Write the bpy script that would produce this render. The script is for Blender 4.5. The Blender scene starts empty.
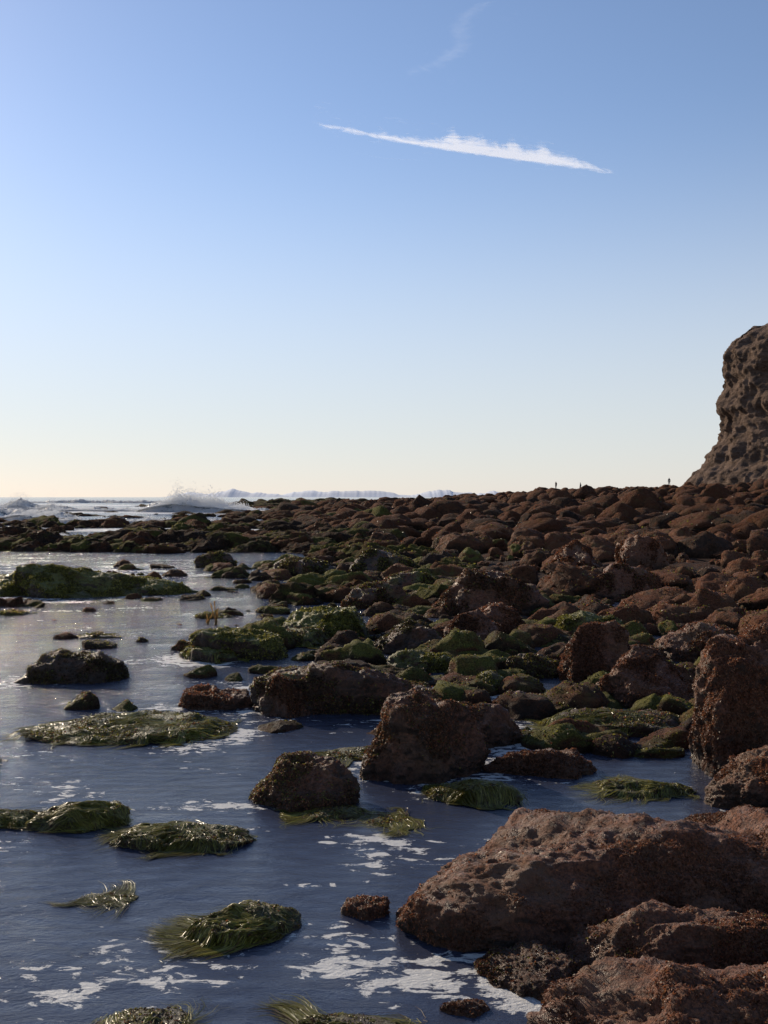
import bpy, bmesh, math, random
import numpy as np
from mathutils import Vector

rng = np.random.default_rng(7)
random.seed(7)
scene = bpy.context.scene
EYE = 2.2            # height of the tripod above the water, metres

# ------------------------------------------------------------------ noise
_perm = np.random.default_rng(99).permutation(256).astype(np.int32)
_val = np.random.default_rng(98).uniform(-1, 1, 256)
def vnoise(p):
    p = np.asarray(p, dtype=np.float64)
    i = np.floor(p).astype(np.int64); f = p - i
    u = f*f*f*(f*(f*6-15)+10)
    def h(a, b, c):
        return _val[_perm[(_perm[(_perm[(i[:,0]+a) & 255] + i[:,1]+b) & 255] + i[:,2]+c) & 255]]
    x, y, z = u[:,0], u[:,1], u[:,2]
    c00 = h(0,0,0)*(1-x)+h(1,0,0)*x; c10 = h(0,1,0)*(1-x)+h(1,1,0)*x
    c01 = h(0,0,1)*(1-x)+h(1,0,1)*x; c11 = h(0,1,1)*(1-x)+h(1,1,1)*x
    return (c00*(1-y)+c10*y)*(1-z)+(c01*(1-y)+c11*y)*z
def fbm(p, o=4):
    p = np.asarray(p, dtype=np.float64)
    s = 0; a = 1; t = 0
    for k in range(o):
        s = s + a*vnoise(p*(2.03**k)+17.3*k); t += a; a *= .5
    return s/t
def ridged(p, o=4):
    p = np.asarray(p, dtype=np.float64)
    s = 0; a = 1; t = 0
    for k in range(o):
        s = s + a*(1-2*np.abs(vnoise(p*(2.03**k)+11.7*k))); t += a; a *= .5
    return s/t
def P3(x, y, z=0.0):
    x = np.asarray(x, float)
    return np.stack([x, np.broadcast_to(y, x.shape), np.broadcast_to(z, x.shape)], -1)
def sstep(a, b, x):
    t = np.clip((x-a)/(b-a), 0, 1); return t*t*(3-2*t)

# ------------------------------------------------------------------ mesh helper
def make_obj(name, V, F, mat=None, attrs=None, smooth=True, parent=None):
    V = np.ascontiguousarray(V, dtype=np.float32); F = np.ascontiguousarray(F, dtype=np.int32)
    me = bpy.data.meshes.new(name)
    n, k = F.shape
    me.vertices.add(len(V)); me.vertices.foreach_set("co", V.ravel())
    me.loops.add(n*k); me.loops.foreach_set("vertex_index", F.ravel())
    me.polygons.add(n)
    me.polygons.foreach_set("loop_start", np.arange(0, n*k, k, dtype=np.int32))
    me.polygons.foreach_set("loop_total", np.full(n, k, dtype=np.int32))
    me.polygons.foreach_set("use_smooth", np.full(n, smooth, dtype=bool))
    if attrs:
        for an, arr in attrs.items():
            arr = np.asarray(arr, dtype=np.float32)
            if arr.ndim == 1:
                a = me.attributes.new(an, 'FLOAT', 'POINT'); a.data.foreach_set("value", arr)
            else:
                if arr.shape[1] == 3: arr = np.concatenate([arr, np.ones((len(arr),1), np.float32)], 1)
                a = me.attributes.new(an, 'FLOAT_COLOR', 'POINT'); a.data.foreach_set("color", arr.ravel())
    me.update(calc_edges=True)
    if mat: me.materials.append(mat)
    ob = bpy.data.objects.new(name, me); scene.collection.objects.link(ob)
    if parent: ob.parent = parent
    return ob
def grid_faces(nu, nv):
    i = np.arange(nu-1)[:,None]*nv + np.arange(nv-1)[None,:]
    i = i.ravel()
    return np.stack([i, i+nv, i+nv+1, i+1], 1)

# ------------------------------------------------------------------ materials
class NT:
    def __init__(s, name):
        s.m = bpy.data.materials.new(name); s.m.use_nodes = True
        s.t = s.m.node_tree; s.t.nodes.clear()
    def n(s, typ, **kw):
        nd = s.t.nodes.new(typ)
        for k, v in kw.items(): setattr(nd, k, v)
        return nd
    def l(s, a, b): s.t.links.new(a, b)
    def noise(s, vec, scale, detail=5, rough=.6, dist=0):
        nd = s.n('ShaderNodeTexNoise'); nd.inputs['Scale'].default_value = scale
        nd.inputs['Detail'].default_value = detail; nd.inputs['Roughness'].default_value = rough
        nd.inputs['Distortion'].default_value = dist
        s.l(vec, nd.inputs['Vector']); return nd.outputs['Fac']
    def ramp(s, v, a, b, lo=0., hi=1.):
        nd = s.n('ShaderNodeMapRange'); nd.interpolation_type = 'SMOOTHSTEP'
        nd.inputs['From Min'].default_value = a; nd.inputs['From Max'].default_value = b
        nd.inputs['To Min'].default_value = lo; nd.inputs['To Max'].default_value = hi
        s.l(v, nd.inputs['Value']); return nd.outputs['Result']
    def math(s, op, a, b=None):
        nd = s.n('ShaderNodeMath', operation=op)
        for k, x in enumerate((a, b)):
            if x is None: continue
            if isinstance(x, (int, float)): nd.inputs[k].default_value = x
            else: s.l(x, nd.inputs[k])
        return nd.outputs[0]
    def mix(s, f, a, b):
        nd = s.n('ShaderNodeMix', data_type='RGBA')
        for key, x in ((0, f), (6, a), (7, b)):
            if isinstance(x, (int, float)): nd.inputs[key].default_value = x
            elif isinstance(x, tuple): nd.inputs[key].default_value = (*x, 1)
            else: s.l(x, nd.inputs[key])
        return nd.outputs[2]
    def out(s, sh, disp=None):
        o = s.n('ShaderNodeOutputMaterial'); s.l(sh, o.inputs['Surface']); return s.m

def rock_material(name, fine=1.0, spec=.3, r0=.25, r1=.8, bd=.07, dark=1.0):
    t = NT(name)
    geo = t.n('ShaderNodeNewGeometry'); pos = geo.outputs['Position']
    sepN = t.n('ShaderNodeSeparateXYZ'); t.l(geo.outputs['Normal'], sepN.inputs[0])
    sepP = t.n('ShaderNodeSeparateXYZ'); t.l(pos, sepP.inputs[0])
    at = t.n('ShaderNodeAttribute', attribute_name='tint'); sc = t.n('ShaderNodeSeparateColor'); t.l(at.outputs['Color'], sc.inputs[0])
    red, grn, rnd = sc.outputs[0], sc.outputs[1], sc.outputs[2]
    n1 = t.noise(pos, 2.2*fine, 6, .65); n2 = t.noise(pos, 9*fine, 6, .7); n3 = t.noise(pos, 55*fine, 5, .75); n4 = t.noise(pos, 5*fine, 5, .65, .6)
    c = lambda *a: tuple(x*dark for x in a)
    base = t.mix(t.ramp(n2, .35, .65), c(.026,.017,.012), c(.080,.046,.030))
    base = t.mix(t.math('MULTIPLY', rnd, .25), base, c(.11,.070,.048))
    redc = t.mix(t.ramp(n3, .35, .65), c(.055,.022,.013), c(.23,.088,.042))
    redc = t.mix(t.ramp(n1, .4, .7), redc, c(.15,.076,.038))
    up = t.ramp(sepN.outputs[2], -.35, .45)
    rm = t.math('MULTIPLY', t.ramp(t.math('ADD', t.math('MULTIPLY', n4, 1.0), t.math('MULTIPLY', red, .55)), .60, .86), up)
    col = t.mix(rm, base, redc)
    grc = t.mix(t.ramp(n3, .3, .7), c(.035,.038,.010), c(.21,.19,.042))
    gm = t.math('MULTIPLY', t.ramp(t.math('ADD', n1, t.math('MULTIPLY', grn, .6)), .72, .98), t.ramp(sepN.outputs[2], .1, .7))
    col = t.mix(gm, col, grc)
    wet = t.ramp(sepP.outputs[2], .02, .22)
    col = t.mix(wet, t.mix(.5, col, (.012,.009,.007)), col)
    p = t.n('ShaderNodeBsdfPrincipled'); t.l(col, p.inputs['Base Color'])
    t.l(t.math('ADD', t.ramp(n2, .3, .7, r0, r1), t.math('MULTIPLY', wet, .12)), p.inputs['Roughness'])
    p.inputs['Specular IOR Level'].default_value = spec
    h = t.math('ADD', t.math('MULTIPLY', n2, .6), t.math('ADD', t.math('MULTIPLY', n3, .25), t.math('MULTIPLY', n4, .8)))
    b = t.n('ShaderNodeBump'); b.inputs['Strength'].default_value = 1; b.inputs['Distance'].default_value = bd
    t.l(h, b.inputs['Height']); t.l(b.outputs[0], p.inputs['Normal'])
    return t.out(p.outputs[0])
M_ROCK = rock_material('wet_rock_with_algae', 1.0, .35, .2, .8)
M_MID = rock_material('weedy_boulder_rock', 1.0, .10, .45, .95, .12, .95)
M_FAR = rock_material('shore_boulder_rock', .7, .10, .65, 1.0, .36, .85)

def weed_material(name, rough=.45, trans=.35, spec=.35):
    t = NT(name)
    at = t.n('ShaderNodeAttribute', attribute_name='col')
    p = t.n('ShaderNodeBsdfPrincipled'); t.l(at.outputs['Color'], p.inputs['Base Color']); p.inputs['Roughness'].default_value = rough
    p.inputs['Specular IOR Level'].default_value = spec
    tr = t.n('ShaderNodeBsdfTranslucent'); t.l(at.outputs['Color'], tr.inputs[0])
    mx = t.n('ShaderNodeMixShader'); mx.inputs[0].default_value = trans
    t.l(p.outputs[0], mx.inputs[1]); t.l(tr.outputs[0], mx.inputs[2])
    return t.out(mx.outputs[0])
M_WEED = weed_material('seaweed', .42, .45, .35)
M_GRASS = weed_material('surfgrass', .32, .42, .45)

def water_material():
    t = NT('sea_water')
    geo = t.n('ShaderNodeNewGeometry'); pos = geo.outputs['Position']
    at = t.n('ShaderNodeAttribute', attribute_name='foam')
    fa = at.outputs['Fac']
    ch = t.n('ShaderNodeAttribute', attribute_name='chop').outputs['Fac']
    mp = t.n('ShaderNodeMapping'); mp.inputs['Scale'].default_value = (1, 1.9, 1); t.l(pos, mp.inputs[0])
    f1 = t.noise(mp.outputs[0], 6.5, 7, .66, .5)
    f2 = t.noise(mp.outputs[0], .7, 6, .65, .4)
    fn = t.math('ADD', t.math('MULTIPLY', f1, .68), t.math('MULTIPLY', f2, .32))
    m = t.math('SUBTRACT', fn, t.math('SUBTRACT', 1.0, fa))
    mask = t.ramp(m, .0, .03)
    w1 = t.noise(mp.outputs[0], 1.1, 3, .5, .3); w2 = t.noise(mp.outputs[0], 5.0, 6, .70, .3); w3 = t.noise(mp.outputs[0], .22, 4, .6)
    h = t.math('ADD', t.math('MULTIPLY', w1, .085), t.math('ADD', t.math('MULTIPLY', w2, .075), t.math('MULTIPLY', w3, .25)))
    h = t.math('MULTIPLY', h, ch)
    b = t.n('ShaderNodeBump'); b.inputs['Strength'].default_value = 1; b.inputs['Distance'].default_value = 1.0
    t.l(h, b.inputs['Height'])
    p = t.n('ShaderNodeBsdfPrincipled')
    p.inputs['Base Color'].default_value = (.034,.040,.066,1)
    p.inputs['Roughness'].default_value = .09; p.inputs['IOR'].default_value = 1.45
    t.l(b.outputs[0], p.inputs['Normal'])
    fo = t.n('ShaderNodeBsdfPrincipled'); fo.inputs['Base Color'].default_value = (.75,.75,.73,1); fo.inputs['Roughness'].default_value = .7
    b2 = t.n('ShaderNodeBump'); b2.inputs['Strength'].default_value = .8; b2.inputs['Distance'].default_value = .06; t.l(t.noise(mp.outputs[0], 22, 5, .7), b2.inputs['Height']); t.l(b2.outputs[0], fo.inputs['Normal'])
    mx = t.n('ShaderNodeMixShader'); t.l(t.math('MULTIPLY', mask, .82), mx.inputs[0]); t.l(p.outputs[0], mx.inputs[1]); t.l(fo.outputs[0], mx.inputs[2])
    return t.out(mx.outputs[0])
M_WATER = water_material()

def simple_mat(name, col, rough=.7, trans=0, bump=0, bs=5):
    t = NT(name); geo = t.n('ShaderNodeNewGeometry')
    p = t.n('ShaderNodeBsdfPrincipled'); p.inputs['Roughness'].default_value = rough
    n = t.noise(geo.outputs['Position'], bs, 5)
    t.l(t.mix(t.ramp(n, .3, .7), tuple(c*.8 for c in col), col), p.inputs['Base Color'])
    if bump:
        b = t.n('ShaderNodeBump'); b.inputs['Distance'].default_value = bump; t.l(n, b.inputs['Height']); t.l(b.outputs[0], p.inputs['Normal'])
    sh = p.outputs[0]
    if trans:
        tr = t.n('ShaderNodeBsdfTranslucent'); tr.inputs[0].default_value = (*col, 1)
        mx = t.n('ShaderNodeMixShader'); mx.inputs[0].default_value = trans; t.l(sh, mx.inputs[1]); t.l(tr.outputs[0], mx.inputs[2]); sh = mx.outputs[0]
    return t.out(sh)
M_SURF = simple_mat('white_surf', (.96,.96,.95), .8, .6, .08, 2)
M_ISLAND = simple_mat('haze_tinted_island', (.72,.76,.82), 1.0, 0, 0, .002)  # distance haze is put into the base colour as pale blue
def wave_material():
    t = NT('foaming_wave'); geo = t.n('ShaderNodeNewGeometry')
    mp = t.n('ShaderNodeMapping'); mp.inputs['Scale'].default_value = (.45, .8, 1.3); t.l(geo.outputs['Position'], mp.inputs[0])
    n = t.noise(mp.outputs[0], 1.1, 8, .72, .8)
    b = t.n('ShaderNodeBump'); b.inputs['Distance'].default_value = .4; t.l(n, b.inputs['Height'])
    w = t.n('ShaderNodeBsdfPrincipled'); w.inputs['Base Color'].default_value = (.09,.12,.14,1); w.inputs['Roughness'].default_value = .2; t.l(b.outputs[0], w.inputs['Normal'])
    f = t.n('ShaderNodeBsdfPrincipled'); f.inputs['Base Color'].default_value = (.95,.95,.94,1); f.inputs['Roughness'].default_value = .8; t.l(b.outputs[0], f.inputs['Normal'])
    tr = t.n('ShaderNodeBsdfTranslucent'); tr.inputs[0].default_value = (.95,.95,.94,1)
    m1 = t.n('ShaderNodeMixShader'); m1.inputs[0].default_value = .65; t.l(f.outputs[0], m1.inputs[1]); t.l(tr.outputs[0], m1.inputs[2])
    m2 = t.n('ShaderNodeMixShader'); t.l(t.ramp(n, .37, .48), m2.inputs[0]); t.l(w.outputs[0], m2.inputs[1]); t.l(m1.outputs[0], m2.inputs[2])
    return t.out(m2.outputs[0])
M_WAVE = wave_material()

# ------------------------------------------------------------------ base spheres
_ico = {}
def ico(l):
    if l not in _ico:
        bm = bmesh.new(); bmesh.ops.create_icosphere(bm, subdivisions=l, radius=1)
        V = np.array([v.co[:] for v in bm.verts]); F = np.array([[v.index for v in f.verts] for f in bm.faces])
        bm.free(); _ico[l] = (V/np.linalg.norm(V, axis=1, keepdims=True), F)
    return _ico[l]
def unit_rock(l, seed, lump=.28, cuts=9, detail=1.0, sharp=.06):
    r_ = np.random.default_rng(seed)
    V, F = ico(l); off = r_.uniform(0, 200, 3)
    r = 1+lump*fbm(V*1.15+off, 3)
    for k in range(cuts):
        n = r_.normal(size=3); n /= np.linalg.norm(n); c = r_.uniform(.6, .95)
        d = V@n
        lim = np.where(d > .15, c/np.maximum(d, .15), 9)
        k_ = sharp
        hh = np.clip(.5+.5*(lim-r)/k_, 0, 1); r = lim*(1-hh)+r*hh-k_*hh*(1-hh)
    r = r+detail*(.06*ridged(V*3.1+off, 4)+.035*fbm(V*8+off, 3))
    return V*r[:,None], F

# ------------------------------------------------------------------ terrain
SD = np.array([-30, 0, 3.2, 4.2, 5.2, 6.6, 8.5, 11, 14, 18, 24, 35, 60, 100, 170, 260, 330, 420, 800, 3000])
SX = np.array([.2, .2, .35, .9, 2.2, 2.9, 3.1, 3.4, 3.7, 3.6, 2.6, 1.0, -3, -8, -18, -14, 20, 120, 700, 4000])
def shore(d): return np.interp(d, SD, SX)
def terrain_z(x, y):
    x = np.asarray(x, float); y = np.asarray(y, float)
    s = x-shore(y)
    p = P3(x, y)
    z = np.where(s < 0, np.maximum(-2.0, .14*s)-.12, -.12+.08*np.minimum(s, 3)+3.2*sstep(0, 80, s))
    z = z+.16*fbm(p/1.7, 3)*sstep(-3, 2, s)+.6*fbm(p/9, 3)*sstep(2, 30, s)
    return z
def spaced(lo, hi, n, a):
    tl, th = np.arcsinh(lo/a), np.arcsinh(hi/a)
    return a*np.sinh(np.linspace(tl, th, n))
gx = spaced(-6000, 6000, 420, 3.0); gy = spaced(-40, 9000, 420, 6.0)
X, Y = np.meshgrid(gx, gy, indexing='ij')
Z = terrain_z(X.ravel(), Y.ravel())
tn = np.zeros((len(Z), 3)); tn[:,0] = .35; tn[:,2] = .1
make_obj('beach_ground', np.stack([X.ravel(), Y.ravel(), Z], 1), grid_faces(420, 420), M_FAR, {'tint': tn})

# ------------------------------------------------------------------ rocks (metres: x, front distance y, width, height, depth, red, green, kind, level)
ROCKS = [
 (1.16, 4.75, 2.20, .44, 1.35, 1.0, .0, 't', 7),
 (2.25, 5.1, 1.1, .42, 1.2, .9, .0, 't', 6),
 (1.52, 3.35, 1.95, .38, .95, 1.0, .0, 't', 7),
 (1.42, 4.32, 1.15, .30, .60, .8, .1, 't', 7),
 (0.70, 4.30, .55, .10, .45, .5, .1, 't', 6),
 (3.14, 7.7, 1.34, 1.15, 1.1, 1.0, .0, 't', 7),
 (2.78, 6.75, .95, .42, .9, .9, .0, 't', 7),
 (.33, 7.6, 1.05, .66, .85, .55, .1, 't', 7),
 (1.25, 7.75, .95, .18, .6, .9, .0, 't', 6),
 (.80, 8.6, .9, .35, .6, .5, .2, 't', 6),
 (-.38, 10.0, 2.05, .50, 1.2, .4, .35, 't', 7),
 (-.95, 9.9, .6, .40, .5, .7, .1, 't', 6),
 (-1.75, 10.3, .85, .20, .5, .9, .0, 't', 6),
 (2.78, 10.2, 1.25, .58, 1.1, .8, .0, 't', 7),
 (2.6, 11.6, 1.0, .72, .9, 1., .0, 't', 6),
 (2.2, 9.1, 1.45, .17, .8, .3, .5, 'g', 6),
 (-.58, 6.9, .82, .32, .6, .5, .3, 't', 7),
 (.66, 7.05, .68, .13, .5, .2, .7, 'g', 6),
 (-2.35, 8.8, 1.95, .13, 1.2, .1, 1., 'g', 6),
 (-3.72, 11.7, 1.25, .36, .9, .2, .3, 't', 6),
 (-4.15, 11.75, .5, .12, .4, .2, .3, 'n', 5),
 (-2.05, 6.5, .66, .14, .42, .0, 1., 'g', 6),
 (-2.62, 6.6, .50, .07, .35, .0, 1., 'g', 6),
 (-1.28, 6.15, .92, .10, .45, .0, 1., 'g', 6),
 (-.72, 4.85, .60, .12, .40, .4, .7, 'g', 6),
 (-.10, 5.15, .26, .08, .2, .7, .0, 't', 6),
 (.35, 4.18, .22, .04, .14, .9, .0, 't', 5),
 (-.12, 4.0, .5, .035, .2, .2, .6, 'g', 5),
 (-1.0, 4.05, .4, .03, .2, .2, .6, 'g', 5),
 (.0, 6.6, .4, .025, .3, .1, .8, 'g', 5),
 (-2.0, 13.4, 1.35, .40, 1.1, .0, 1., 't', 6),
 (-2.35, 13.2, .9, .20, .7, .0, 1., 'g', 6),
 (-.95, 15.0, 1.45, .48, 1.4, .0, 1., 't', 6),
 (-1.35, 14.6, 1.2, .26, 1.0, .1, .9, 'g', 5),
 (.35, 13.8, 1.2, .44, 1.0, .3, .2, 't', 6),
 (.5, 12.4, .95, .26, .7, .2, .7, 't', 6),
 (2.0, 18.0, 2.3, .88, 1.8, .6, .1, 't', 6),
 (1.35, 14.5, .95, .5, .9, 1., .0, 't', 6),
 (1.75, 15.6, 1.1, .5, .9, 1., .0, 't', 6),
 (1.85, 12.0, .7, .28, .6, .3, .3, 't', 6),
 (1.2, 11.1, .5, .22, .5, .2, .8, 't', 5),
 (1.45, 10.4, .6, .14, .5, .9, .2, 't', 5),
 (3.2, 15.2, 1.1, .42, .9, .2, .8, 't', 6),
 (4.3, 13.2, 1.2, .5, 1.0, .9, .1, 't', 6),
 (1.95, 7.25, .75, .08, .4, .3, .8, 'g', 6),
 (-7.2, 21.6, 3.8, .70, 2.4, .1, .75, 't', 6),
 (-5.2, 22.2, 1.9, .36, 1.6, .1, .9, 't', 6),
 (-8.6, 22.0, 2.4, .45, 1.6, .1, .8, 't', 5),
 (-2.2, 27, 1.9, .55, 1.5, .3, .2, 't', 5),
 (.1, 27, 2.1, .75, 1.8, .3, .3, 't', 5),
 (-.1, 19.5, 1.5, .5, 1.2, .4, .4, 't', 5),
 (.6, 22.5, 1.6, .5, 1.2, .4, .5, 't', 5),
 (6.9, 26.2, 1.5, 1.15, 1.3, 1., .0, 't', 5),
 (5.4, 28, 1.6, .95, 1.4, .7, .0, 't', 5),
 (5.2, 21, 1.5, .7, 1.2, .9, .1, 't', 5),
 (-1.3, 17.6, .9, .16, .8, .2, .8, 't', 5),
 (-3.1, 18.0, .7, .10, .5, .0, .6, 't', 5),
 (-2.9, 14.2, .35, .14, .3, .4, .3, 't', 5),
 (-5.3, 31, 1.3, .5, 1.0, .3, .3, 't', 5),
 (-7.0, 18.5, .9, .08, .5, .2, .5, 't', 5),
 (-3.3, 8.1, .35, .04, .25, .2, .5, 't', 5),
 (-4.5, 15.5, .8, .05, .5, .2, .6, 't', 5),
 (.5, 9.2, .45, .08, .35, .1, .7, 'g', 5),
 (-.25, 8.3, .55, .05, .4, .1, .9, 'g', 5),
 (-.35, 6.75, .5, .05, .3, .1, .9, 'g', 5),
 (-1.5, 5.35, .30, .015, .2, .1, .9, 'g', 5),
]
def tri_info(V, F):
    a, b, c = V[F[:,0]], V[F[:,1]], V[F[:,2]]
    n = np.cross(b-a, c-a); ar = np.linalg.norm(n, axis=1); n = n/np.maximum(ar[:,None], 1e-9)
    return a, b, c, n, ar*.5
def tufts(V, F, count, length, width, cols, minz=.0, green=0.):
    a, b, c, n, ar = tri_info(V, F)
    cz = (a[:,2]+b[:,2]+c[:,2])/3; cen = (a+b+c)/3
    patch = .5+.5*fbm(cen*2.9+3, 4)
    w = ar*np.clip(n[:,2]*1.0+.45, 0, 1)*(cz > minz)*np.clip((patch-.44)*7, .04, 1)
    if w.sum() <= 0: return None
    idx = rng.choice(len(F), count, p=w/w.sum())
    r1 = np.sqrt(rng.random(count))[:,None]; r2 = rng.random(count)[:,None]
    base = (1-r1)*a[idx]+r1*(1-r2)*b[idx]+r1*r2*c[idx]
    N = n[idx]
    rd = rng.normal(size=(count, 3)); rd /= np.linalg.norm(rd, axis=1, keepdims=True)
    down = np.array([0, 0, -1.0])
    d1 = N*.5+rd*.75+down*.2; d1 /= np.linalg.norm(d1, axis=1, keepdims=True)
    d2 = d1*.4+rd*.5+down*.6-N*.1; d2 /= np.linalg.norm(d2, axis=1, keepdims=True)
    L = (length*rng.uniform(.4, 1.4, count))[:,None]; W = (width*rng.uniform(.5, 1.5, count))[:,None]
    side = np.cross(d1, rng.normal(size=(count, 3))); side /= np.maximum(np.linalg.norm(side, axis=1, keepdims=True), 1e-6)
    b0 = base-N*.004
    m = b0+d1*L*.5; tp = m+d2*L*.5
    VV = np.stack([b0-side*W*.5, b0+side*W*.5, m+side*W*.6, m-side*W*.6, tp], 1).reshape(-1, 3)
    o = (np.arange(count)*5)[:,None]
    FF = np.concatenate([o+np.array([[0,1,2]]), o+np.array([[0,2,3]]), o+np.array([[3,2,4]])], 0)
    ci = rng.integers(0, len(cols), count); C = np.array(cols)[ci]*rng.uniform(.6, 1.3, (count, 1))
    zone = np.clip(.5+1.6*fbm(base*1.7+40, 3), 0, 1)[:,None]
    C = C*(.6+.7*zone)
    if green > 0:
        gz_ = .5+.9*fbm(base*1.1+80, 2)
        gsel = (rng.random(count) < 1.3*green*np.clip(N[:,2]*1.3, 0, 1)*np.clip(gz_, 0, 1.2))
        C[gsel] = np.array([.19,.175,.032])*rng.uniform(.5, 1.4, (gsel.sum(), 1))
    return VV, FF, np.repeat(C, 5, axis=0)
def strands(V, F, count, length, width, cx, cy, w_, dp_, seed=0):
    G = 90; x0, y0 = cx-w_*.75-.1, cy-dp_*.75-.1; sx, sy = (w_*1.5+.2)/G, (dp_*1.5+.2)/G
    H = np.full((G, G), -1.0)
    ii = np.clip(((V[:,0]-x0)/sx).astype(int), 0, G-1); jj = np.clip(((V[:,1]-y0)/sy).astype(int), 0, G-1)
    np.maximum.at(H, (ii, jj), V[:,2])
    for _ in range(2):
        P = np.pad(H, 1, 'edge'); nb = np.max([P[1:-1,:-2], P[1:-1,2:], P[:-2,1:-1], P[2:,1:-1]], axis=0)
        H = np.where(H < -.5, nb, H)
    H = np.maximum(H, -.02)
    P = np.pad(H, 1, 'edge'); H = (P[1:-1,:-2]+P[1:-1,2:]+P[:-2,1:-1]+P[2:,1:-1]+2*H)/6
    def hq(xy):
        fx = np.clip((xy[:,0]-x0)/sx-.5, 0, G-1.001); fy = np.clip((xy[:,1]-y0)/sy-.5, 0, G-1.001)
        i = fx.astype(int); j = fy.astype(int); u = fx-i; v = fy-j
        i1 = np.minimum(i+1, G-1); j1 = np.minimum(j+1, G-1)
        z = H[i,j]*(1-u)*(1-v)+H[i1,j]*u*(1-v)+H[i,j1]*(1-u)*v+H[i1,j1]*u*v
        inside = (xy[:,0] > x0) & (xy[:,0] < x0+w_*1.5+.2) & (xy[:,1] > y0) & (xy[:,1] < y0+dp_*1.5+.2)
        return np.where(inside, z, -.02)
    a, b, c, n, ar = tri_info(V, F)
    cen = (a+b+c)/3; cz = cen[:,2]
    patch = .5+.5*fbm(cen*4.3+9, 3)
    w = ar*np.clip(n[:,2], 0, 1)*(cz > -.01)*np.clip((patch-.47)*8, .03, 1)
    idx = rng.choice(len(F), count, p=w/w.sum())
    S = 9; step = length/S
    pts = np.zeros((count, S+1, 3)); base = cen[idx]+rng.normal(size=(count, 3))*.012
    r_ = np.random.default_rng(500+seed); fa = r_.choice([math.pi*1.05, -.15, math.pi*.97])+r_.normal()*.25
    flow = np.array([math.cos(fa), math.sin(fa)*.6-.05])
    LL = rng.uniform(.15, 1.25, count)**1.4; lift = rng.uniform(.001, .006, count)
    xy = base[:,:2].copy()
    jit = rng.normal(size=(count, 2))*.34
    for k in range(S+1):
        pts[:,k,:2] = xy
        pts[:,k,2] = np.maximum(hq(xy), .006)+lift*(1 if k < S-1 else .2)+.002
        q = P3(xy[:,0], xy[:,1])*5.5
        cl = np.stack([fbm(q+5, 3), fbm(q+55, 3)], 1)*3.0
        e = .03
        g = -np.stack([hq(xy+np.array([e, 0]))-hq(xy-np.array([e, 0])), hq(xy+np.array([0, e]))-hq(xy-np.array([0, e]))], 1)/(2*e)
        d = flow*.8+cl*.8+jit*(1 if k < 4 else .6)+g*.35
        d /= np.linalg.norm(d, axis=1, keepdims=True)
        xy = xy+d*step*LL[:,None]
    tang = np.gradient(pts, axis=1)
    side = np.cross(tang, np.array([0, 0, 1.0])+rng.normal(size=(count, 1, 3))*.3)
    side /= np.maximum(np.linalg.norm(side, axis=2, keepdims=True), 1e-6)
    W = width*rng.uniform(.5, 1.5, (count, 1, 1))*(1-.75*(np.arange(S+1)/S)**2)[None,:,None]
    VV = np.stack([pts-side*W, pts+side*W], 2).reshape(-1, 3)
    o = (np.arange(count)*(S+1)*2)[:,None]
    FF = []
    for k in range(S):
        q = 2*k
        FF += [o+np.array([[q, q+1, q+3]]), o+np.array([[q, q+3, q+2]])]
    FF = np.concatenate(FF, 0)
    pal = np.array([(.18,.17,.028), (.28,.25,.05), (.08,.08,.017), (.34,.29,.10), (.10,.055,.02)])
    zone = fbm(base*3.1+31, 2)
    pi_ = rng.choice(5, count, p=[.36,.24,.12,.10,.18])
    C = pal[pi_]*rng.uniform(.6, 1.3, (count, 1))*(1+.6*zone[:,None])
    return VV, FF, np.repeat(np.clip(C, 0, 1), (S+1)*2, axis=0)

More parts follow.
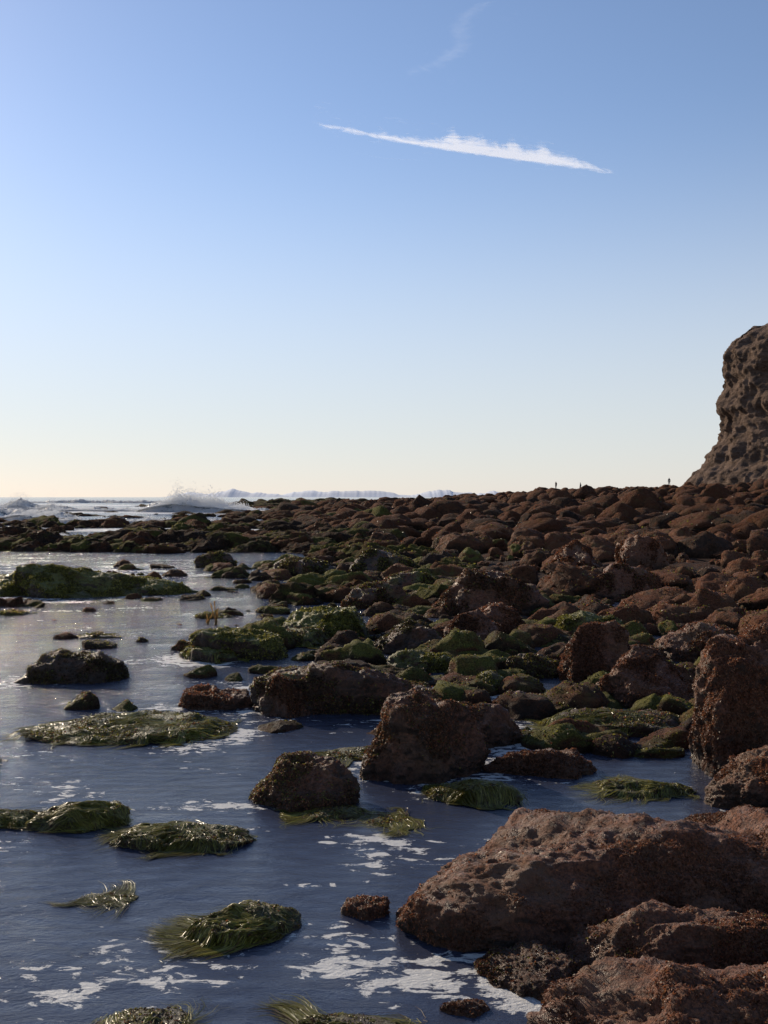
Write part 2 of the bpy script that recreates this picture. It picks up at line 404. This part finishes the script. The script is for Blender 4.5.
RED = [(.19,.068,.032), (.135,.050,.026), (.27,.11,.052), (.08,.036,.020), (.17,.088,.044)]
BRN = [(.09,.055,.03), (.065,.04,.022), (.14,.085,.04), (.045,.03,.02)]
GRN = [(.17,.155,.03), (.09,.085,.02), (.25,.215,.05), (.07,.055,.02)]
for ri, (cx, y0, w, h, dp, red, grn, kind, lvl) in enumerate(ROCKS):
    V, F = unit_rock(lvl, 100+ri, .30 if kind != 'g' else .4, 8 if kind != 'g' else 3, .8)
    V = V*np.array([w/2, dp/2, h*1.2])
    V[:,2] -= .12*h
    nr = V/np.array([w/2, dp/2, h*1.2])**2; nr /= np.linalg.norm(nr, axis=1, keepdims=True)
    o = np.array([ri*7.3, ri*3.1, 0]); sz = min(w, dp, 1.2)
    fl = .55 if kind == 'g' else 1
    V = V+nr*(fl*.085*sz*ridged(V/sz*2.3+o, 3)+fl*.030*min(1, sz)*ridged(V*8+o, 3)+((.014*fbm(V*24+o, 3)+.009*ridged(V*60+o, 2)) if lvl >= 6 else 0))[:,None]
    ab = V[V[:,2] > 0]
    V[:,0] = (V[:,0]-(ab[:,0].max()+ab[:,0].min())/2)*w/(ab[:,0].max()-ab[:,0].min())
    V[:,1] = (V[:,1]-ab[:,1].min())*dp/(ab[:,1].max()-ab[:,1].min())
    V[:,2] *= h/ab[:,2].max()
    gz = max(0, float(terrain_z([cx], [y0+dp/2])[0])-.02) if h > .3 else 0
    V += np.array([cx, y0, min(gz, .25)*.5])
    tint = np.tile([red, grn, rng.random()*.5], (len(V), 1))
    nm = {'t': 'seaweed_covered_rock', 'g': 'surfgrass_covered_rock', 'n': 'wet_rock'}[kind]
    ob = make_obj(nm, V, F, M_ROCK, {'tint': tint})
    area = w*dp+h*(w+dp)
    sc = max(1, y0/5.5)
    if kind == 't':
        cnt = int(min(60000, 26000*area/sc**1.7)); cnt = max(cnt, 500)
        pal = RED if red > .65 else (RED+BRN if red > .35 else (GRN if grn > .6 else BRN+GRN[:2]))
        r = tufts(V, F, cnt, .015*sc**.8, .006*sc**.9, pal, .01, grn)
        if r: make_obj('seaweed_tufts', r[0], r[1], M_WEED, {'col': r[2]}, False, ob)
    elif kind == 'g':
        r = tufts(V, F, int(9000*area/sc**1.7)+200, .016*sc**.8, .006*sc**.9, BRN+GRN+RED[:2], .01, .3)
        if r: make_obj('seaweed_tufts', r[0], r[1], M_WEED, {'col': r[2]}, False, ob)
        sc = max(1, y0/6)
        r = strands(V, F, int(min(8500, 10000*area/sc**1.3)+300), .21*sc**.5, .0016*sc**1.0, cx, y0+dp/2, w, dp, ri)
        make_obj('surfgrass_blades', r[0], r[1], M_GRASS, {'col': r[2]}, True, ob)

# ------------------------------------------------------------------ boulder field
protoH = [unit_rock(4, 900+k, .35, 12, 1.3, .03) for k in range(20)]
protoL = [unit_rock(3, 950+k, .4, 12, 1.5, .03) for k in range(14)]
protoS = [unit_rock(2, 980+k, .4, 8, 1.4, .03) for k in range(14)]
class Mass:
    def __init__(s): s.V = []; s.F = []; s.T = []; s.n = 0
    def add(s, proto, pos, size, rot, tint, tilt=0):
        V, F = proto
        V = V*np.array(size)
        c, q = math.cos(tilt), math.sin(tilt)
        V = V@np.array([[1,0,0],[0,c,q],[0,-q,c]])
        c, q = math.cos(rot), math.sin(rot)
        V = V@np.array([[c,q,0],[-q,c,0],[0,0,1]])+np.array(pos)
        s.V.append(V); s.F.append(F+s.n); s.n += len(V)
        s.T.append(np.tile(tint, (len(V), 1)))
    def build(s, name, mat, rough=0, weed=0, wl=.03, green=.2, pal=None):
        V = np.concatenate(s.V); F = np.concatenate(s.F)
        if rough: V = V+(rough*np.stack([fbm(V*5, 2), fbm(V*5+50, 2), fbm(V*5+90, 2)], 1))
        ob = make_obj(name, V, F, mat, {'tint': np.concatenate(s.T)})
        if weed:
            r = tufts(V, F, weed, wl, wl*.45, pal, .02, green)
            make_obj('seaweed_tufts', r[0], r[1], M_WEED, {'col': r[2]}, False, ob)
        return ob
heroes = np.array([(r[0], r[1]+r[4]/2, max(r[2], r[4])/2) for r in ROCKS])
def clear_of_heroes(x, y, r, m=.7):
    return np.all(np.hypot(heroes[:,0]-x, heroes[:,1]-y) > heroes[:,2]*m+r*.5)
def scatter(field, y0, y1, dens, smin, smax, protos, power=2.6, s0=-.6):
    xmax = .55*y1+12
    N = int((y1-y0)*(xmax+25)*dens)
    xs = rng.uniform(-25, xmax, N); ys = rng.uniform(y0, y1, N)
    s = xs-shore(ys)
    keep = (s > s0) & (xs < .48*ys+6)
    xs, ys, s = xs[keep], ys[keep], s[keep]
    zs = terrain_z(xs, ys); cl = fbm(P3(xs/6, ys/6), 2)
    for x, y, z, ss, c_ in zip(xs, ys, zs, s, cl):
        r = smin+(smax-smin)*rng.random()**power*(1+.9*c_)
        if y < 32 and not clear_of_heroes(x, y, r): continue
        hz = rng.uniform(.4, .9)
        red = np.clip(rng.uniform(.0, 1.2)*sstep(-2, 2, ss)+.2, 0, 1); g = rng.uniform(0, .9) if (ss < 5 and rng.random() < .35) else rng.uniform(0, .3)
        field.add(protos[rng.integers(len(protos))], (x, y, z+r*.12), (r, r*rng.uniform(.55, 1.1), r*hz), rng.uniform(0, 6.28), (red, g, rng.random()**2), rng.normal()*.45)
near = Mass(); far = Mass()
scatter(near, 5.5, 26, 6.0, .05, .20, protoL, 1.6, -1.2)
scatter(near, 5.5, 20, 2.2, .15, .60, protoH, 2.2)
scatter(near, 20, 40, 1.6, .12, 1.1, protoH, 2.8)
scatter(far, 40, 75, 1.6, .14, 1.3, protoL, 3.2)
scatter(far, 75, 140, 1.0, .18, 1.5, protoL, 3.8)
scatter(far, 140, 270, .50, .30, 1.5, protoS, 3.8)
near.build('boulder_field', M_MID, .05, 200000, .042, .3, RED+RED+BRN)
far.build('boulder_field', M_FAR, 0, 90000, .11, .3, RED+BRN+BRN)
# cobbles between the foreground rocks
cob = Mass()
for k in range(900):
    y = rng.uniform(3.8, 13); x = shore(y)+rng.uniform(-.3, 3.0)
    if not clear_of_heroes(x, y, 0, .5): continue
    r = .03+.12*rng.random()**2
    z = float(terrain_z([x], [y])[0])
    cob.add(protoL[rng.integers(12)], (x, y, z+r*.3), (r, r*.85, r*.6), rng.uniform(0, 6.28), (rng.random(), rng.uniform(0, .5), rng.random()*.4))
for k in range(700):   # low rocks awash in the tide pools between the bigger rocks
    y = math.exp(rng.uniform(math.log(8.5), math.log(32))); x = shore(y)-rng.exponential(.15*y)
    if x < -.36*y or not clear_of_heroes(x, y, .1, .9): continue
    r = rng.uniform(.08, .40)*(.6+y/25)
    if x < -.12*y: r *= .6
    cob.add(protoH[rng.integers(16)], (x, y, -.03), (r*1.1, r*.8, rng.uniform(.35, .95)*r), rng.normal()*.5, (rng.uniform(.1, .9), rng.uniform(0, 1), rng.random()*.1), rng.normal()*.15)
cob.build('beach_cobbles', M_MID, .04, 130000, .026, .75, BRN+RED+GRN)

# ------------------------------------------------------------------ offshore reef
reef = Mass()
N = 17000
ys = np.exp(rng.uniform(math.log(17), math.log(230), N)); xs = rng.uniform(-.62, .25, N)*ys
s = xs-shore(ys)
den = fbm(P3(xs/7, ys/3.5), 3)
left = sstep(0, -.12, xs/ys+.02)
band = 1.05*np.exp(-((ys-43)/4.6)**2)*(xs > -.6*ys)+.8*np.exp(-((ys-72)/4.5)**2)+.55*np.exp(-((ys-112)/9)**2)+.75*np.exp(-((ys-205)/18)**2)*(xs > -.2*ys)
band += (.8-.1*left)*np.exp(-(s/(np.minimum(.13*ys, 6)+1.0))**2)
band += .40*np.exp(-((ys-32)/3)**2)
thr = .5-.58*band
ok = (s < .5) & (den > thr) & (ys > 17)
for x, y, dd in zip(xs[ok], ys[ok], (den-thr)[ok]):
    if y < 34 and (not clear_of_heroes(x, y, 1, 1.1) or rng.random() < .4): continue
    r = rng.uniform(.12, .75)**1.3*(1+y/50)*(.5+min(dd, .8)*.7)
    hz = min(rng.uniform(.2, .8)*r*(1 if y < 100 else .6), .85)
    reef.add((protoH if y < 60 else protoL)[rng.integers(14)], (x, y, -.02-.1*hz), (r*1.35, r*.9, hz*1.25), rng.normal()*.4, (rng.uniform(0, .7), rng.uniform(.0, .85) if y < 75 else rng.uniform(0, .5), rng.random()*.1), rng.normal()*.12)
for k in range(90):   # far low reef seen on the horizon
    x = -17+rng.normal()*7; y = 222+rng.normal()*9
    reef.add(protoL[rng.integers(12)], (x, y, .1), (rng.uniform(1.5, 5), rng.uniform(1.5, 4), rng.uniform(.6, 2.0)), rng.normal()*.3, (.15, .5, .2))
reef.build('offshore_reef', M_FAR, .12, 110000, .075, .7, BRN+GRN+BRN)

# ------------------------------------------------------------------ sea
nx, ny = 560, 640
gx = spaced(-9000, 9000, nx, 2.2); gy = spaced(-30, 16000, ny, 7.0)
X, Y = np.meshgrid(gx, gy, indexing='ij'); x = X.ravel(); y = Y.ravel()
p = P3(x, y)
s = x-shore(y)
off = sstep(20, 120, y)*sstep(0, 30, -s)
z = .010*fbm(p*np.array([1.6, 3, 1]), 3)+.04*sstep(10, 40, y)*fbm(p*np.array([.5, 1.1, 1]), 3)+.28*off*fbm(p*np.array([.05, .16, 1]), 3)*sstep(4000, 600, y)
foam = np.zeros(len(x))+.345+.11*fbm(p*np.array([.8, 1.3, 1]), 3)
for hx, hy, hr in heroes:   # foam collects round the rocks
    sel = np.where((np.abs(x-hx) < hr+1) & (np.abs(y-hy) < hr+1))[0]
    if len(sel) == 0: continue
    dd = np.hypot(x[sel]-hx, (y[sel]-hy)); foam[sel] += .07*np.exp(-((dd-hr)/.35)**2)*(.2+.8*(fbm(p[sel]*.7+hx, 2) > 0))
PATCH = [(-.27, 4.62, .18, .09, .15), (.13, 4.5, .09, .05, .12), (-1.4, 4.35, .16, .08, .20), (-1.2, 7.1, .6, .16, .20), (-.85, 6.6, .35, .16, .15), (-.12, 6.35, .35, .2, .15), (-.1, 5.9, .25, .2, .10),
         (-.4, 5.6, .22, .12, .17), (-1.0, 5.0, .8, .3, .08), (-1.9, 5.3, .4, .2, .12), (-1.3, 8.0, .8, .3, .13), (1.3, 9.3, .6, .5, .14), (-1.0, 4.5, .3, .1, .12), (-2.6, 7.6, .8, .3, .12), (.2, 11.3, 1.2, .5, .12), (-1.6, 9.0, .4, .5, .12), (1.6, 10.8, .5, .5, .12), (-3.5, 13.5, 1.2, .5, .1), (-1.6, 11.7, 1.0, .4, .12)]
for px_, py_, rx, ry, a in PATCH:
    foam += a*np.exp(-(((x-px_)/rx)**2+((y-py_)/ry)**2))
foam += .22*sstep(26, 60, y)*(.35+.65*sstep(-.1, .5, fbm(p*np.array([.03, .09, 1]), 3)))*sstep(600, 250, y)
foam += .14*np.exp(-((y-27)/9)**2)*sstep(2, -6, x+2)
foam = np.clip(foam, 0, .68)
chop = .18+1.0*sstep(5, 22, y)
make_obj('sea', np.stack([x, y, z], 1), grid_faces(nx, ny), M_WATER, {'foam': foam, 'chop': chop})

# ------------------------------------------------------------------ breaking waves
def wave(x0, x1, yc, height, seed, spray):
    L = 260; S = 26
    u = np.linspace(0, 1, L); v = np.linspace(0, 1, S)
    U, Vv = np.meshgrid(u, v, indexing='ij'); U = U.ravel(); Vv = Vv.ravel()
    xx = x0+(x1-x0)*U
    def env_(uu, xq): return np.sin(np.pi*uu)**.5*(.45+.55*np.clip(.4+1.6*fbm(P3(xq/(height*2.2), seed), 4), 0, 1.3))
    prof = np.where(Vv < .35, sstep(0, .35, Vv), 1-sstep(.35, 1, Vv))
    yy = yc+(Vv-.35)*height*4.5+1.2*height*fbm(P3(xx/9, seed+5), 2)
    zz = height*.75*env_(U, xx)*prof-.12
    q = np.stack([xx, yy, zz], 1)
    zz += prof*height*.28*fbm(q/height*2.6+seed, 5); yy += prof*height*.25*fbm(q/height*2.2+seed+30, 4)
    ob = make_obj('breaking_wave', np.stack([xx, yy, zz], 1), grid_faces(L, S), M_WAVE)
    n = spray*3
    uu = rng.random(n); px_ = x0+(x1-x0)*uu
    puff = np.clip(.35+1.1*fbm(P3(px_/(height*1.3), seed+77), 4), .08, 1.1)
    py_ = yc+rng.normal(size=n)*height*.5+1.2*height*fbm(P3(px_/9, seed+5), 2)
    pz = height*env_(uu, px_)*(.40+puff*rng.exponential(.24, n))
    r = height*.012*rng.uniform(.5, 1.6, n)
    T = np.array([[1,1,1],[1,-1,-1],[-1,1,-1],[-1,-1,1]])
    VV = (np.stack([px_, py_, pz], 1)[:,None,:]+T[None]*r[:,None,None]).reshape(-1, 3)
    o = (np.arange(n)*4)[:,None]
    FF = np.concatenate([o+np.array([f]) for f in ([0,1,2],[0,3,1],[0,2,3],[1,3,2])])
    make_obj('spray', VV, FF, M_SURF, None, False, ob)
wave(-43, -29, 93, 1.9, 1.3, 12000)
wave(-36, -17, 148, 2.9, 4.1, 18000)
wave(-75, -34, 150, 2.1, 8.1, 10000)
wave(-60, -20, 250, 2.2, 12.3, 8000)
wave(-29, -12, 84, 1.0, 15.3, 6000)
wave(-29, -18, 57, .6, 18.3, 5000)
wave(-140, -60, 380, 2.4, 21.3, 5000)
wave(-60, -40, 120, 1.7, 27.3, 8000)

# ------------------------------------------------------------------ cliff
path = np.array([(150, -60), (128, 40), (108, 110), (93, 160), (84, 195), (76, 218), (72.5, 232), (76, 246), (92, 262), (130, 290), (220, 340), (420, 420)], float)
tt = np.concatenate([[0], np.cumsum(np.hypot(*np.diff(path, axis=0).T))])
q = np.concatenate([np.linspace(0, tt[3], 60, endpoint=False), np.linspace(tt[3], tt[8], 300, endpoint=False), np.linspace(tt[8], tt[-1], 60)])
PX = np.interp(q, tt, path[:,0]); PY = np.interp(q, tt, path[:,1])
k = np.ones(9)/9
PXs = np.convolve(np.pad(PX, 4, 'edge'), k, 'valid'); PYs = np.convolve(np.pad(PY, 4, 'edge'), k, 'valid')
TX, TY = np.gradient(PXs), np.gradient(PYs); ln = np.hypot(TX, TY); NX, NY = TY/ln, -TX/ln   # inland normal
hz = np.array([0, 2, 6, 12, 17, 25, 30, 37, 41, 43.5, 45, 47, 50])*.95
sb = np.array([-5, -2, .5, 3.9, 6.9, 6.0, 7.3, 7.8, 10.5, 14, 22, 60, 160])
nv = 190
vv = np.linspace(0, 1, nv)
prof_t = np.concatenate([[0], np.cumsum(np.hypot(np.diff(hz), np.diff(np.minimum(sb, 22+0*sb))))]); prof_t /= prof_t[-1]
HZ = np.interp(vv, prof_t, hz); SB = np.interp(vv, prof_t, sb)
xx = (PXs[:,None]+NX[:,None]*SB[None,:]).ravel(); yy = (PYs[:,None]+NY[:,None]*SB[None,:]).ravel(); zz = np.tile(HZ, len(q))
pp = np.stack([xx, yy, zz], 1)
dsp = 2.4*fbm(pp/np.array([14, 14, 16]), 4)+1.6*ridged(pp/np.array([5, 5, 9]), 5)+.8*fbm(pp/np.array([40, 40, 2.2]), 3)+.6*fbm(pp/np.array([.9, .9, .9]), 3)
nxr = np.repeat(NX, nv); nyr = np.repeat(NY, nv)
xx = xx-nxr*dsp; yy = yy-nyr*dsp; zz = zz*(1+.05*fbm(pp/25+9, 2))+.8*fbm(pp/3+70, 3)*(zz > 1)+1.2
t = NT('sedimentary_cliff_rock')
geo = t.n('ShaderNodeNewGeometry'); mp = t.n('ShaderNodeMapping'); mp.inputs['Scale'].default_value = (.12, .12, .6); mp.inputs['Rotation'].default_value = (.05, .09, 0); t.l(geo.outputs['Position'], mp.inputs[0])
n1 = t.noise(mp.outputs[0], .8, 7, .7, .3); n2 = t.noise(geo.outputs['Position'], .35, 7, .7); n3 = t.noise(geo.outputs['Position'], 2.2, 5, .7)
col = t.mix(t.ramp(n1, .35, .65), (.12,.08,.058), (.21,.145,.11)); col = t.mix(t.ramp(n2, .45, .7), col, (.075,.052,.04))
pb = t.n('ShaderNodeBsdfPrincipled'); t.l(col, pb.inputs['Base Color']); pb.inputs['Roughness'].default_value = .95; pb.inputs['Specular IOR Level'].default_value = .1
b = t.n('ShaderNodeBump'); b.inputs['Distance'].default_value = 1.6; t.l(t.math('ADD', n1, t.math('ADD', n2, t.math('MULTIPLY', n3, .3))), b.inputs['Height']); t.l(b.outputs[0], pb.inputs['Normal'])
make_obj('cliff', np.stack([xx, yy, zz], 1), grid_faces(len(q), nv), t.out(pb.outputs[0]))

# ------------------------------------------------------------------ distant islands
def island(x0, x1, y, h, seed):
    n = 200; u = np.linspace(0, 1, n)
    xs_ = x0+(x1-x0)*u
    hh = h*np.sin(np.pi*u)**.7*(.62+.5*fbm(P3(u*7+seed, 0.), 4))
    rows = []
    for kk, (dy, f) in enumerate([(-300, -.05), (-150, .55), (0, 1.), (300, .5), (600, -.05)]):
        rows.append(np.stack([xs_, np.full(n, y+dy), hh*f], 1))
    V = np.stack(rows, 1).reshape(-1, 3)
    make_obj('distant_island', V, grid_faces(n, 5), M_ISLAND)
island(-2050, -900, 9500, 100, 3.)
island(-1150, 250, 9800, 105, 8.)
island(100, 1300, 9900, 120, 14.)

# ------------------------------------------------------------------ people
def person(x, y, heading, shirt, pants, step=.25, zmin=0):
    z0 = max(float(terrain_z([x], [y])[0])+.75, zmin)
    root = bpy.data.objects.new('person', None); scene.collection.objects.link(root)
    root.location = (x, y, z0); root.rotation_euler = (0, 0, heading)
    def skin(name, pts, edges, rad, mat):
        me = bpy.data.meshes.new(name); me.from_pydata(pts, edges, []); me.materials.append(mat)
        ob = bpy.data.objects.new(name, me); scene.collection.objects.link(ob); ob.parent = root
        m = ob.modifiers.new('Skin', 'SKIN'); m.use_smooth_shade = True
        for i_, r_ in enumerate(rad): me.skin_vertices[0].data[i_].radius = (r_, r_)
        me.skin_vertices[0].data[0].use_root = True
        s_ = ob.modifiers.new('Sub', 'SUBSURF'); s_.levels = 2; s_.render_levels = 2
        return ob
    k = step
    body = [(0,0,.93), (0,.01,1.12), (0,.02,1.38), (0,.03,1.50), (0,.04,1.60), (0,.045,1.70),
            (.17,.02,1.42), (.22,-.05*k,1.15), (.22,.18*k+.08,.92), (.22,.24*k+.12,.82),
            (-.17,.02,1.42), (-.22,-.10,1.15), (-.23,-.12,.92), (-.23,-.10,.82)]
    ed = [(0,1),(1,2),(2,3),(3,4),(4,5),(2,6),(6,7),(7,8),(8,9),(2,10),(10,11),(11,12),(12,13)]
    skin('upper_body', body, ed, [.14,.14,.16,.07,.10,.09,.07,.055,.04,.04,.07,.055,.04,.04], shirt)
    legs = [(0,0,.93), (.09,0,.88), (.10,k*.5+.03,.50), (.10,k,.07), (.10,k+.17,.04), (-.09,0,.88), (-.10,-k*.3+.05,.50), (-.10,-k,.09), (-.10,-k+.17,.04)]
    skin('legs', legs, [(0,1),(1,2),(2,3),(3,4),(0,5),(5,6),(6,7),(7,8)], [.14,.11,.08,.06,.045,.11,.08,.06,.045], pants)
    V, F = unit_rock(4, 333, .2, 6, .6)
    hh = z0-float(terrain_z([x], [y])[0])+.4
    V = V*np.array([1.5, 1.2, hh]); V[:,2] = np.minimum(V[:,2], hh*.7); V = V+np.array([x, y, z0-hh*.7+.01])
    make_obj('boulder', V, F, M_FAR, {'tint': np.tile([.4, .1, .3], (len(V), 1))})
cl1 = simple_mat('dark_clothing', (.03,.03,.04)); cl2 = simple_mat('blue_trousers', (.04,.05,.08)); cl3 = simple_mat('red_jacket', (.12,.03,.03))
person(61.0, 214, 2.6, cl1, cl2, .3, 4.6)
person(38.0, 221, .4, cl3, cl1, .15, 3.9)
person(44.0, 224, 1.6, cl1, cl1, .25, 3.7)

# ------------------------------------------------------------------ kelp stalks
def stalk(x, y, z, h, seed, nb=7):
    r_ = np.random.default_rng(seed); VV = []; FF = []; n = 0
    for b_ in range(nb):
        L = h*r_.uniform(.5, 1.1); a = r_.uniform(0, 6.28); lean = r_.uniform(.05, .5)
        S = 6
        for k in range(S+1):
            f = k/S; c = np.array([x+math.cos(a)*lean*L*f**1.5, y+math.sin(a)*lean*L*f**1.5, z-.05+L*f])
            w = .022*h/.4*(1-.6*f)*(1+.4*math.sin(k*2.3+b_))
            VV += [c+np.array([w*math.sin(a+k*.5), -w*math.cos(a+k*.5), 0]), c-np.array([w*math.sin(a+k*.5), -w*math.cos(a+k*.5), 0])]
        for k in range(S):
            q = n+2*k; FF += [[q, q+1, q+3, q+2]]
        n += 2*(S+1)
    C = np.tile([.20,.11,.03], (len(VV), 1))
    make_obj('kelp', np.array(VV), np.array(FF), M_WEED, {'col': C})
stalk(-2.9, 17.2, 0, .42, 1); stalk(-3.05, 17.3, 0, .3, 2)

# ------------------------------------------------------------------ cloud (thin high streamer)
def cloud_mat(dens):
    t = NT('cloud_vapour')
    at = t.n('ShaderNodeAttribute', attribute_name='dens')
    tc = t.n('ShaderNodeTexCoord')
    mp = t.n('ShaderNodeMapping'); mp.inputs['Scale'].default_value = (.6, 1, 1); mp.inputs['Rotation'].default_value = (0, -.4, 0); t.l(tc.outputs['Object'], mp.inputs[0])
    n = t.noise(mp.outputs[0], .03, 9, .68, 1.2)
    a = t.math('MULTIPLY', t.ramp(t.math('ADD', t.math('MULTIPLY', n, 1.8), t.math('SUBTRACT', at.outputs['Fac'], .9)), .10, 1.05), dens)
    tr = t.n('ShaderNodeBsdfTransparent'); d = t.n('ShaderNodeBsdfTranslucent'); d.inputs[0].default_value = (.95,.95,.95,1)
    df = t.n('ShaderNodeBsdfDiffuse'); df.inputs[0].default_value = (.95,.95,.95,1)
    em = t.n('ShaderNodeEmission'); em.inputs[0].default_value = (1, .97, .93, 1); em.inputs[1].default_value = .12  # faint added glow stands in for sunlight scattered inside the cloud
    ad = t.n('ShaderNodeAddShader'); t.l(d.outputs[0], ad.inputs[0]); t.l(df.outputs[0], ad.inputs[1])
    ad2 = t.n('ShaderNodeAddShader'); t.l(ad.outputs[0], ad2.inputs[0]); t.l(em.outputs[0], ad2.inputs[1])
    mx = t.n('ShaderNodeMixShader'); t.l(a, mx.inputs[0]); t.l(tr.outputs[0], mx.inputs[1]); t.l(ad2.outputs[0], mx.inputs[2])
    return t.out(mx.outputs[0])
def cloud(x0, z0, x1, z1, fn, dens, yy=3000, nu=300, nv=60, H=130):
    u = np.linspace(0, 1, nu); v = np.linspace(-.35, 1, nv)
    U, V_ = np.meshgrid(u, v, indexing='ij'); U = U.ravel(); V_ = V_.ravel()
    xx = x0+(x1-x0)*U; zz = z0+(z1-z0)*U+V_*H; y_ = yy+V_*160+20*np.sin(U*5)
    make_obj('cloud', np.stack([xx, y_, zz], 1), grid_faces(nu, nv), cloud_mat(dens), {'dens': fn(U, V_)})
def f_main(u, v):
    th = np.interp(u, [0, .1, .3, .42, .48, .6, .78, .9, 1], [.10, .18, .30, .44, 1.0, .80, .70, .36, .04])
    th = th*(1+.5*fbm(P3(u*30, 0.), 4))
    up = 1-sstep(.0, 1.2, v/np.maximum(th, .02)); lo = sstep(-.16, .03, v)
    return up*lo*np.interp(u, [0, .05, .3, .5, .8, .92, 1], [.1, .5, .75, 1.2, 1.1, .6, 0])
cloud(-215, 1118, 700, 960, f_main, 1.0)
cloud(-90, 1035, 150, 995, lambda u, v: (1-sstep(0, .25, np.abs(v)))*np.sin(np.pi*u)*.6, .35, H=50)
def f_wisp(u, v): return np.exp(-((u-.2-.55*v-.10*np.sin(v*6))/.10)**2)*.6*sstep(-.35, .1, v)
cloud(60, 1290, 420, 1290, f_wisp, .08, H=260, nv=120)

# ------------------------------------------------------------------ light, sky, camera
AZ = math.radians(-40); EL = math.radians(24)
W = bpy.data.worlds.new("World"); scene.world = W; W.use_nodes = True
nt = W.node_tree; bg = nt.nodes['Background']
sky = nt.nodes.new('ShaderNodeTexSky'); sky.sky_type = 'NISHITA'; sky.sun_disc = False
sky.sun_elevation = EL; sky.sun_rotation = AZ
sky.air_density = 1.0; sky.dust_density = .15; sky.ozone_density = 2.5; sky.altitude = 0
# thin sea haze low down: tint the sky a little toward pale near the horizon
tc = nt.nodes.new('ShaderNodeTexCoord'); sp = nt.nodes.new('ShaderNodeSeparateXYZ'); nt.links.new(tc.outputs['Generated'], sp.inputs[0])
mr = nt.nodes.new('ShaderNodeMapRange'); mr.interpolation_type = 'SMOOTHERSTEP'
mr.inputs['From Min'].default_value = -.02; mr.inputs['From Max'].default_value = .40; mr.inputs['To Min'].default_value = .75; mr.inputs['To Max'].default_value = 0
nt.links.new(sp.outputs[2], mr.inputs[0])
tint = nt.nodes.new('ShaderNodeMix'); tint.data_type = 'RGBA'; tint.blend_type = 'MULTIPLY'; tint.inputs[0].default_value = 1
nt.links.new(sky.outputs[0], tint.inputs[6]); tint.inputs[7].default_value = (1.24, 1.15, 1.18, 1)
mxs = nt.nodes.new('ShaderNodeMix'); mxs.data_type = 'RGBA'
nt.links.new(mr.outputs[0], mxs.inputs[0]); nt.links.new(tint.outputs[2], mxs.inputs[6]); mxs.inputs[7].default_value = (5.8, 5.9, 6.1, 1)
nt.links.new(mxs.outputs[2], bg.inputs[0]); bg.inputs[1].default_value = .114
L = bpy.data.lights.new('sun', 'SUN'); L.energy = 5.0; L.angle = math.radians(.5); L.color = (1, .84, .64)
sun = bpy.data.objects.new('sun', L); scene.collection.objects.link(sun)
dirv = Vector((math.sin(AZ)*math.cos(EL), math.cos(AZ)*math.cos(EL), math.sin(EL)))
sun.rotation_euler = dirv.to_track_quat('Z', 'Y').to_euler()
cam = bpy.data.cameras.new('camera'); cam.sensor_fit = 'VERTICAL'; cam.sensor_height = 24; cam.lens = 24*1000/1024
cam.clip_end = 40000; cam.clip_start = .05
co = bpy.data.objects.new('camera', cam); scene.collection.objects.link(co)
co.location = (0, 0, EYE); co.rotation_euler = (math.radians(90)-math.atan(15/1000), 0, 0)
scene.camera = co
scene.view_settings.view_transform = 'Standard'; scene.view_settings.look = 'None'; scene.view_settings.exposure = 0
